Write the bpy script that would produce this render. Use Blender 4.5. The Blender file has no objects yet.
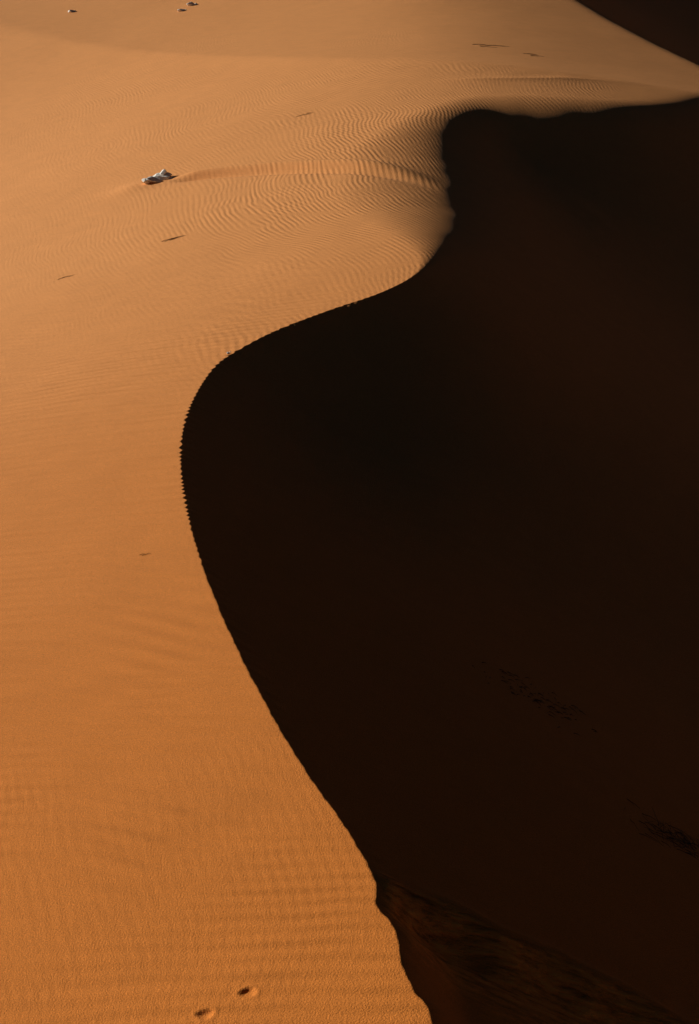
import bpy, math, random, numpy as np
from mathutils import Vector, noise as mnoise

H=14.0; PITCH=25.0
SUN_EL=16.5; SUN_AZ=21.0      # sun sits toward -x, SUN_AZ degrees round toward +y
SKY=0.0065

# ------------------------------------------------------------------ terrain
def sstep(a,b,v):
    t=np.clip((v-a)/(b-a),0,1); return t*t*(3-2*t)
def smin0(v,r):            # smooth min(v,0)
    return 0.5*(v-np.sqrt(v*v+r*r))
def W_base(x,y):
    c=5.0; r=6.0
    q=np.sqrt((x-c)**2+r*r)-r
    w=-np.where(x<c,0.20,0.18)*q
    a=2-x
    yr=74.5+0.7*(a+np.sqrt(a*a+36))
    v=(y-yr)*(1-0.38*(1-sstep(-10,10,x)))
    w=w+0.6*np.exp(-np.sqrt(v*v+0.10)/8.0)
    w=w+0.25*np.sin(y*0.11+x*0.05+0.6)*np.clip((y-20)/30,0,1)
    w=w-0.06*smin0(x,6)*sstep(88,118,y)
    w=w+0.09*smin0(x+6,8)*sstep(30,62,y)*(1-sstep(70,104,y))
    return w

ctrl=np.array([(3.6,-120),(3.0,-40),(2.2,0),(1.5,10),(1.15,14),(0.98,15.85),(0.81,16.29),(0.67,16.85),(0.62,17.45),(0.54,17.72),(0.36,18.10),(0.33,18.75),
(-0.07,19.99),(-0.76,21.78),(-1.45,23.88),(-2.09,26.09),(-2.74,28.63),(-3.31,31.38),(-3.78,34.48),(-3.97,37.03),(-3.88,39.35),
(-3.53,41.42),(-2.94,42.56),(-1.91,43.80),(-0.54,44.84),(0.87,45.76),(1.90,47.04),(2.45,48.91),(2.7,51.89),(2.85,55.30),(3.05,59.21),
(3.4,63.8),(4.0,66.8),(5.3,68.6),(7.0,69.2),(9.2,69.5),(11.5,70.1),(14.2,72.0),(17.0,75.6),(19.0,80.0),(19.6,85),(18.3,90),(16.2,97.0),(14.7,103.4),
(12.5,115),(10,135),(14,180),(5,260)],float)

def catmull(P,n):
    out=[]
    for i in range(len(P)-1):
        p0=P[max(i-1,0)];p1=P[i];p2=P[i+1];p3=P[min(i+2,len(P)-1)]
        for k in range(n):
            t=k/n
            out.append(0.5*((2*p1)+(-p0+p2)*t+(2*p0-5*p1+4*p2-p3)*t*t+(-p0+3*p1-3*p2+p3)*t**3))
    out.append(P[-1]); return np.array(out)
C=catmull(ctrl,6)
seg=C[1:]-C[:-1]; sl2=(seg**2).sum(1); sl=np.sqrt(sl2)
cum=np.concatenate([[0],np.cumsum(sl)])

def signed(x,y):
    n=len(x); d=np.empty(n); s=np.empty(n); ys=np.empty(n)
    for a in range(0,n,30000):
        X=x[a:a+30000,None]-C[None,:-1,0]; Y=y[a:a+30000,None]-C[None,:-1,1]
        t=np.clip((X*seg[:,0]+Y*seg[:,1])/sl2,0,1)
        ex=X-t*seg[:,0]; ey=Y-t*seg[:,1]
        D=ex*ex+ey*ey
        i=D.argmin(1); r=np.arange(len(i))
        cr=seg[i,0]*Y[r,i]-seg[i,1]*X[r,i]
        d[a:a+30000]=np.sqrt(D[r,i])*np.where(cr>0,-1,1)
        s[a:a+30000]=cum[i]+t[r,i]*sl[i]
        ys[a:a+30000]=C[i,1]+t[r,i]*seg[i,1]
    return d,s,ys

# wind smooths the hollow: blurred copy of the distance field for the lower slip face
GS=0.6; gx=np.arange(-24,110,GS); gy=np.arange(-40,160,GS)
GX,GY=np.meshgrid(gx,gy,indexing='ij')
gd=signed(GX.ravel(),GY.ravel())[0].reshape(GX.shape)
kr=np.exp(-0.5*((np.arange(-18,19)*GS)/3.4)**2); kr/=kr.sum()
pad=np.pad(gd,18,mode='edge')
pad=np.apply_along_axis(lambda v_:np.convolve(v_,kr,'valid'),0,pad)
gdb=np.apply_along_axis(lambda v_:np.convolve(v_,kr,'valid'),1,pad)
def dsmooth(x,y):
    fx=np.clip((x-gx[0])/GS,0,len(gx)-1.001); fy=np.clip((y-gy[0])/GS,0,len(gy)-1.001)
    ix=fx.astype(int); iy=fy.astype(int); tx=fx-ix; ty=fy-iy
    return (gdb[ix,iy]*(1-tx)+gdb[ix+1,iy]*tx)*(1-ty)+(gdb[ix,iy+1]*(1-tx)+gdb[ix+1,iy+1]*tx)*ty

def serr(s,ys):
    m=sstep(27,34,ys)*(1-sstep(44.6,46.2,ys))
    ph=s/0.27+0.5*np.sin(s*0.9)+0.22*np.sin(s*3.7+1)
    saw=np.abs((ph%1.0)-0.5)*2-0.5
    m2=(1-m)*sstep(14,16,ys)*(1-sstep(44.6,46.2,ys))
    return 0.11*m*saw*(0.68+0.32*np.sin(s*2.1+1.2*np.sin(s*.8)))+m2*0.006*(np.sin(s*9.3)+0.7*np.sin(s*23.1+1)+.8*np.sin(s*3.1))

def vnoise(x,y,seed,cell):
    g=np.random.default_rng(seed).random((256,256))*2-1
    fx=x/cell; fy=y/cell
    ix=np.floor(fx).astype(int); iy=np.floor(fy).astype(int)
    tx=fx-ix; ty=fy-iy; tx=tx*tx*tx*(tx*(tx*6-15)+10); ty=ty*ty*ty*(ty*(ty*6-15)+10)
    a=g[ix%256,iy%256]; b=g[(ix+1)%256,iy%256]; c=g[ix%256,(iy+1)%256]; d=g[(ix+1)%256,(iy+1)%256]
    return (a*(1-tx)+b*tx)*(1-ty)+(c*(1-tx)+d*tx)*ty

ROCK=(-7.25,63.9)
prints=[(-1.28,16.62,0.0),(-1.80,16.30,0.3)]

def height(x,y,full=False):
    d,s,ys=signed(x,y)
    d0=d.copy()
    d=d-serr(s,ys)*np.exp(-np.abs(d)/np.where(d>0,0.10,0.8))
    bw=sstep(1.5,7.0,d0)*(1-sstep(80,105,x))*(1-sstep(130,155,y))*sstep(-36,-20,y)
    d=d*(1-bw)+np.maximum(dsmooth(x,y),0.5)*bw
    w=W_base(x,y)
    near=np.exp(-((x/np.where(x>0,330,110))**2+((y-60)/140)**2)**2)
    # open desert beyond; unseen lee basin, shaped to cut bounce light on the slope
    far=(14*np.sin(x*0.013+y*0.006+1.2)+9*np.sin(x*0.007-y*0.017+0.4)+5*np.sin(x*0.031+0.02*y))*0.8*(1-0.7*sstep(40,200,x))-6-110*sstep(0,320,x)
    w=w*near+far*(1-near)
    r=0.012+3.4*sstep(46.5,57,ys)*(1-0.62*sstep(61,68,ys))
    dp=np.where(d>r,d,np.where(d<-r,0,(d+r)**2/(4*r)))
    b=0.65; D=60.0  # oversized depth keeps unseen ground beyond from bouncing light back
    L=-D*(1-np.exp(-b*dp/D))*near
    yl=18.92+(x-0.35)*(-0.07)+0.05*np.sin(x*2.3)+0.03*np.sin(x*5.1)
    lee=sstep(0.0,0.5,d0)
    stepm=(1-sstep(-0.75,0.0,y-yl))*sstep(10,14,y)*sstep(0.0,0.9,d0)
    L=L-0.46*stepm
    L=L+0.07*np.exp(-((y-yl-.05)/.12)**2)*sstep(0.45,1.5,d0)
    strata_light=sstep(-2.0,-.4,y-yl)*(1-sstep(-0.1,0.02,y-yl))*sstep(0,.25,d0)
    z=w+L
    tx=x-ROCK[0]; m=sstep(0.3,1.5,tx)*np.exp(-np.maximum(tx,0)/40)*(1-sstep(8.0,10.6,tx))
    yc=ROCK[1]-0.1-7.6*sstep(-2,17,tx)
    wd=0.20+0.035*np.maximum(tx,0)
    z=z+0.19*m*np.exp(-((y-yc-.8*wd)/wd)**2)-0.19*m*np.exp(-((y-yc+.8*wd)/wd)**2)
    z=z+0.12*np.exp(-(((tx+1.0)/0.9)**2+((y-ROCK[1]+.2)/0.7)**2))
    z=z+0.03*vnoise(x,y,1,5.0)*near+0.006*vnoise(x+40,y*1.5,2,1.3)*near
    q2=(y-(73.6+0.22*(x-6)+0.3*np.sin(x*.7)))
    z=z+0.07*np.exp(-np.abs(q2)/0.45)*sstep(3,6,x)*(1-sstep(9,13,x))
    for (fx,fy,an) in prints:
        rx=(x-fx)/0.095; ry=(y-fy)/0.08
        rr=np.sqrt(rx*rx+ry*ry)*(1+0.10*np.sin(3*np.arctan2(ry,rx)+fx*9))
        z=z-0.028*np.exp(-(rr**3))*(1+0.35*np.tanh(2*ry))+0.008*np.exp(-((rr-1.35)/0.35)**2)
    if full: return z,d0,s,ys,lee,strata_light,near
    return z

def zat(x,y):
    return float(height(np.array([float(x)]),np.array([float(y)]))[0])

def axis(parts):
    out=[]
    for a,b,st in parts:
        out+=list(np.arange(a,b-1e-6,st))
    out.append(parts[-1][1]); return np.array(out)
def geo(a,b,st,g):
    out=[a]
    while out[-1]<b:
        out.append(out[-1]+st); st*=g
    return np.array(out)
tR=geo(1.2,1500,0.06,1.045); tL=-geo(14,1500,0.12,1.05)[::-1]
t=np.concatenate([tL[:-1],axis([(-14,-3,0.07),(-3,-0.3,0.025),(-0.3,0.3,0.015),(0.3,1.2,0.03)])[:-1],tR])
yn=-geo(-14.2,300,0.1,1.12)[::-1]
yv=np.concatenate([yn[:-1],axis([(14.2,19.5,0.024),(19.5,30,0.04),(30,42,0.045),(42,47,0.03),(47,50,.045),(50,75,0.08),(75,120,0.17)])[:-1],geo(120,1800,0.3,1.06)])
low=C[(C[:,1]<56)]
xs=np.interp(yv,low[:,1],low[:,0])
k=sstep(50,56,yv)
xs=xs*(1-k)+2.8*k
_,ss,yy=signed(xs.copy(),yv.copy())
tang=np.gradient(xs,yv)
xs=xs+serr(ss,yy)*(1-k)*np.sqrt(1+tang**2)
X=(xs[:,None]+t[None,:]); Y=np.repeat(yv[:,None],len(t),1)
ny,nx=X.shape
x=X.ravel(); y=Y.ravel()
z,d0,s,ys,lee,strata_light,near=height(x,y,True)
me=bpy.data.meshes.new("sand_dunes")
me.vertices.add(nx*ny)
me.vertices.foreach_set("co",np.stack([x,y,z],1).astype(np.float32).ravel())
i=np.arange(ny-1)[:,None]*nx+np.arange(nx-1)[None,:]
quads=np.stack([i,i+1,i+nx+1,i+nx],-1).reshape(-1,4).astype(np.int32)
me.loops.add(quads.size); me.loops.foreach_set("vertex_index",quads.ravel())
me.polygons.add(len(quads)); me.polygons.foreach_set("loop_start",np.arange(0,quads.size,4,dtype=np.int32))
me.update(); me.validate()
me.polygons.foreach_set("use_smooth",np.ones(len(quads),dtype=bool))
def attr(name,v):
    a=me.attributes.new(name,'FLOAT','POINT'); a.data.foreach_set("value",v.astype(np.float32))
patch=0.7+0.35*vnoise(x,y,7,4.0)+0.3*vnoise(x,y,8,1.3)
mA=0.34+0.66*np.exp(-((y-60)/10)**2)*sstep(-7,0,x)
mA=mA*sstep(38,52,y+0.5*x)*(1-sstep(82,104,y))*sstep(-18,-5,x+0.12*(y-50))
mA=np.maximum(mA,0.7*sstep(38,44,y)*(1-sstep(64,70,y))*np.exp(-np.abs(d0)/2.6))
mA=np.maximum(mA,0.13)*np.clip(patch,0,2)
attr("ripple_fine",mA*(1-0.9*lee)*near)
attr("ripple_broad",(1-sstep(42,58,y))*np.clip(0.6+0.4*vnoise(x,y,9,2.6),0,1)*(1-lee)*near)
attr("strata_light",strata_light)
def phase(ang,wl,wa,seed):
    a=math.radians(ang)
    u=x*math.cos(a)+y*math.sin(a)
    u=u+wa*(0.9*vnoise(x,y,seed,7)+0.22*vnoise(x,y,seed+1,2.2)+0.05*vnoise(x,y,seed+2,.7))
    return u/wl
attr("pA1",phase(14,0.18,1.0,21)); attr("pA2",phase(21,0.195,0.9,31))
attr("pB1",phase(80,0.34,0.6,41)); attr("pB2",phase(70,0.60,0.9,51))
ter=bpy.data.objects.new("sand_dunes",me); bpy.context.collection.objects.link(ter)

# ------------------------------------------------------------------ materials
class NT:
    def __init__(s,m): s.t=m.node_tree; s.n=s.t.nodes; s.l=s.t.links
    def new(s,ty,**k):
        n=s.n.new(ty)
        for a,b in k.items(): setattr(n,a,b)
        return n
    def math(s,op,a,b=None,c=None):
        n=s.n.new('ShaderNodeMath'); n.operation=op
        for i,v in enumerate((a,b,c)):
            if v is None: continue
            if isinstance(v,(int,float)): n.inputs[i].default_value=v
            else: s.l.new(v,n.inputs[i])
        return n.outputs[0]
def mat(name):
    m=bpy.data.materials.new(name); m.use_nodes=True
    return m,NT(m),m.node_tree.nodes['Principled BSDF']
m,N,bs=mat("sand")
bs.inputs['Roughness'].default_value=0.9
bs.inputs['Specular IOR Level'].default_value=0.25
tc=N.new('ShaderNodeTexCoord'); P=tc.outputs['Object']
def at(n):
    a=N.new('ShaderNodeAttribute'); a.attribute_name=n; return a.outputs['Fac']
def noi(scale,det=2,rough=.5,vec=P):
    n=N.new('ShaderNodeTexNoise'); n.inputs['Scale'].default_value=scale; n.inputs['Detail'].default_value=det; n.inputs['Roughness'].default_value=rough
    N.l.new(vec,n.inputs['Vector']); return n
def sn(a): return N.math('SINE',N.math('MULTIPLY',at(a),2*math.pi))
wA=N.math('ADD',sn("pA1"),N.math('MULTIPLY',sn("pA2"),0.7))
wB=N.math('ADD',sn("pB1"),N.math('MULTIPLY',sn("pB2"),1.3))
g1=noi(38,2,.65).outputs['Fac']
h=N.math('MULTIPLY',N.math('MULTIPLY',wA,at("ripple_fine")),0.0048)
h=N.math('ADD',h,N.math('MULTIPLY',N.math('MULTIPLY',wB,at("ripple_broad")),0.0070))
h=N.math('ADD',h,N.math('MULTIPLY',g1,0.012))
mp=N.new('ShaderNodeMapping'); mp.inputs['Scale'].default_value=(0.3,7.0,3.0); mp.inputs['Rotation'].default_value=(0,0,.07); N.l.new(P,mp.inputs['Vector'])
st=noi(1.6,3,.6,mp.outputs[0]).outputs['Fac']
h=N.math('ADD',h,N.math('MULTIPLY',N.math('MULTIPLY',st,at("strata_light")),0.14))
bp=N.new('ShaderNodeBump'); bp.inputs['Distance'].default_value=1.0; bp.inputs['Strength'].default_value=1.0
N.l.new(h,bp.inputs['Height']); N.l.new(bp.outputs[0],bs.inputs['Normal'])
sx=N.new('ShaderNodeSeparateXYZ'); N.l.new(P,sx.inputs[0])
mr=N.new('ShaderNodeMapRange'); mr.interpolation_type='SMOOTHSTEP'; mr.inputs['From Min'].default_value=18; mr.inputs['From Max'].default_value=62
N.l.new(N.math('ADD',sx.outputs['Y'],N.math('MULTIPLY',noi(.09,1).outputs['Fac'],6)),mr.inputs['Value'])
mx=N.new('ShaderNodeMix',data_type='RGBA'); N.l.new(mr.outputs[0],mx.inputs[0])
mx.inputs[6].default_value=(0.66,0.212,0.033,1); mx.inputs[7].default_value=(0.74,0.320,0.108,1)
gr=noi(75,1,.7).outputs['Fac']
v=N.math('ADD',N.math('MULTIPLY',gr,1.4),0.33)
v=N.math('MULTIPLY',v,N.math('ADD',N.math('MULTIPLY',noi(1.3,3,.6).outputs['Fac'],0.14),0.93))
# bedding layers on the slumped face; mean tone raised to paint in extra light
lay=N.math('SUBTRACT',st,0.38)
v=N.math('MULTIPLY',v,N.math('ADD',N.math('MULTIPLY',N.math('MULTIPLY',lay,at("strata_light")),4.0),1.0))
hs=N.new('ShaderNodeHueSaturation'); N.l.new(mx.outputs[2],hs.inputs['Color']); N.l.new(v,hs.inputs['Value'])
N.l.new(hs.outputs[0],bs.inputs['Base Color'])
me.materials.append(m)

mw,N2,b2=mat("bleached_rock")
b2.inputs['Roughness'].default_value=.8
t2=N2.new('ShaderNodeTexCoord'); n2=N2.new('ShaderNodeTexNoise'); n2.inputs['Scale'].default_value=9; n2.inputs['Detail'].default_value=5
N2.l.new(t2.outputs['Object'],n2.inputs['Vector'])
cr=N2.new('ShaderNodeValToRGB'); cr.color_ramp.elements[0].position=.25; cr.color_ramp.elements[0].color=(.6,.55,.48,1); cr.color_ramp.elements[1].position=.45; cr.color_ramp.elements[1].color=(.9,.89,.87,1)
N2.l.new(n2.outputs['Fac'],cr.inputs[0]); N2.l.new(cr.outputs[0],b2.inputs['Base Color'])
md,N3,b3=mat("dry_twig"); b3.inputs['Roughness'].default_value=.9
t3=N3.new('ShaderNodeTexCoord'); n3=N3.new('ShaderNodeTexNoise'); n3.inputs['Scale'].default_value=30; N3.l.new(t3.outputs['Object'],n3.inputs['Vector'])
c3=N3.new('ShaderNodeValToRGB'); c3.color_ramp.elements[0].color=(.05,.025,.012,1); c3.color_ramp.elements[1].color=(.16,.09,.05,1)
N3.l.new(n3.outputs['Fac'],c3.inputs[0]); N3.l.new(c3.outputs[0],b3.inputs['Base Color'])

# ------------------------------------------------------------------ rocks
import bmesh
random.seed(5)
def rock_geo(bm,c,size,seed,rot=0,sharp=.35,shear=0.0):
    r=bmesh.ops.create_icosphere(bm,subdivisions=3,radius=1)
    cs,sn_=math.cos(rot),math.sin(rot)
    off=Vector((seed*3.1,seed*1.7,seed))
    for v in r['verts']:
        p=v.co.copy()
        k=1+sharp*mnoise.noise(p*1.3+off)+0.3*sharp*mnoise.noise(p*3+off)
        for j in range(8):
            n=Vector((math.sin(seed*7+j*2.4),math.cos(seed*3+j*1.9),math.sin(j*1.3+seed)*.8+.2)).normalized()
            dd=p.dot(n)*k
            if dd>.6: k*=.6/dd
        p=p*k*1.3
        px,py,pz=p.x*size[0]+p.z*shear,p.y*size[1],p.z*size[2]
        v.co=Vector((c[0]+px*cs-py*sn_,c[1]+px*sn_+py*cs,c[2]+pz))
def make_rock(name,x0,y0,parts,material):
    bm=bmesh.new(); z0=zat(x0,y0)
    for p_ in parts: rock_geo(bm,*p_)
    m_=bpy.data.meshes.new(name); bm.to_mesh(m_); bm.free()
    m_.materials.append(material)
    o=bpy.data.objects.new(name,m_); o.location=(x0,y0,z0); bpy.context.collection.objects.link(o); return o
make_rock("white_rock",ROCK[0],ROCK[1],[
 ((0.02,0.0,0.10),(0.30,0.28,0.16),11,0.4,.3,.12),
 ((0.10,0.02,0.24),(0.15,0.14,0.12),7,0.9,.3,.05),
 ((-0.26,-0.28,0.03),(0.28,0.22,0.11),2,-.3,.3,-.08),
 ((-0.56,-0.38,0.01),(0.14,0.14,0.09),3,.2,.3,0),
 ((0.38,-0.15,0.02),(0.20,0.14,0.08),4,.5,.3,.05)],mw)
for (a,b,s1,s2) in [(-9.83,107.6,.26,.16),(-10.3,106.0,.22,.1),(-17.8,110.6,.22,.12),(-3.24,42.32,.04,.03)]:
    make_rock("stone",a,b,[((0,0,s2*.3),(s1,s1*.7,s2),a,.3),((s1*1.1,.1,s2*.1),(s1*.5,s1*.5,s2*.7),b,1)],mw)

def strands(bm,x0,y0,z0,L,n,ang,spread,lift,rad,up=False,sc=0.4):
    for k in range(n):
        a=ang+random.uniform(-spread,spread); l=L*random.uniform(.3,1); ox=random.gauss(0,sc)*L; oy=random.gauss(0,sc)*L*.8
        pts=[]; tilt=random.uniform(.2,1.2)
        for j in range(5):
            q=j/4
            wx=ox+math.cos(a)*l*(q-.5)*(math.cos(tilt) if up else 1)+random.uniform(-.05,.05)*l; wy=oy+math.sin(a)*l*(q-.5)+random.uniform(-.05,.05)*l
            g=zat(x0+wx,y0+wy)-z0
            pts.append(Vector((wx,wy,g+(l*q*math.sin(tilt)*(1-.25*q) if up else .005+lift*math.sin(q*3.0)*random.uniform(.3,1)))))
        rings=[]
        for j,pnt in enumerate(pts):
            rr=rad*(1-.6*j/4)
            if up: rings.append([bm.verts.new(pnt+Vector((rr*math.cos(q*2.094),rr*math.sin(q*2.094),0))) for q in range(3)])
            else: rings.append([bm.verts.new(pnt+Vector((0,rr*math.cos(q*2.094),rr*math.sin(q*2.094)))) for q in range(3)])
        for j in range(4):
            for q in range(3):
                bm.faces.new((rings[j][q],rings[j][(q+1)%3],rings[j+1][(q+1)%3],rings[j+1][q]))
def plant(name,x0,y0,groups):
    bm=bmesh.new(); z0=zat(x0,y0)
    for g in groups: strands(bm,x0,y0,z0,*g)
    m_=bpy.data.meshes.new(name); bm.to_mesh(m_); bm.free(); m_.materials.append(md)
    o=bpy.data.objects.new(name,m_); o.location=(x0,y0,z0); bpy.context.collection.objects.link(o)
for (a,b,L,n,an) in [(6.58,84.5,1.1,6,0.0),(8.78,82.3,.8,4,.1),(-1.84,69.9,.5,4,0),(-6.16,55.0,.7,5,.1),(-9.30,53.7,.45,3,.3),(-4.12,30.1,.14,3,0)]:
    plant("dry_twig",a,b,[(L,n,an,.3,.03,.007+L*.005,False,.3)])
plant("dry_shrub",6.2,25.8,[(.42,70,0,3.14,.05,.006,True,.7),(.5,50,-.6,1.4,.03,.007,False,1.0)])
plant("dry_debris",4.0,30.0,[(.16,110,-.9,1.5,.03,.009,False,3.6)])

# ------------------------------------------------------------------ light, world, camera
el=math.radians(SUN_EL); az=math.radians(SUN_AZ)
sd=Vector((-math.cos(az)*math.cos(el),math.sin(az)*math.cos(el),math.sin(el)))
sl_=bpy.data.lights.new("sun",'SUN'); sl_.energy=5.0; sl_.angle=math.radians(.5); sl_.color=(1,.92,.78)
so=bpy.data.objects.new("sun",sl_); so.rotation_euler=sd.to_track_quat('Z','Y').to_euler(); so.location=(-30,40,40); bpy.context.collection.objects.link(so)
w=bpy.data.worlds.new("World"); bpy.context.scene.world=w; w.use_nodes=True
sk=w.node_tree.nodes.new('ShaderNodeTexSky'); sk.sky_type='NISHITA'; sk.sun_disc=False; sk.sun_elevation=el
sk.dust_density=0.2; sk.ozone_density=3.0
sk.sun_rotation=math.atan2(sd.x,sd.y)
bg=w.node_tree.nodes['Background']; bg.inputs['Strength'].default_value=SKY
w.node_tree.links.new(sk.outputs[0],bg.inputs['Color'])
cam=bpy.data.cameras.new("camera"); cam.sensor_fit='VERTICAL'; cam.sensor_height=24; cam.lens=1675/1024*24; cam.clip_end=6000
co=bpy.data.objects.new("camera",cam); co.location=(0,0,H); co.rotation_euler=(math.radians(90-PITCH),0,0)
bpy.context.collection.objects.link(co); bpy.context.scene.camera=co
sc=bpy.context.scene
sc.view_settings.view_transform='Standard'; sc.view_settings.look='None'; sc.view_settings.exposure=0
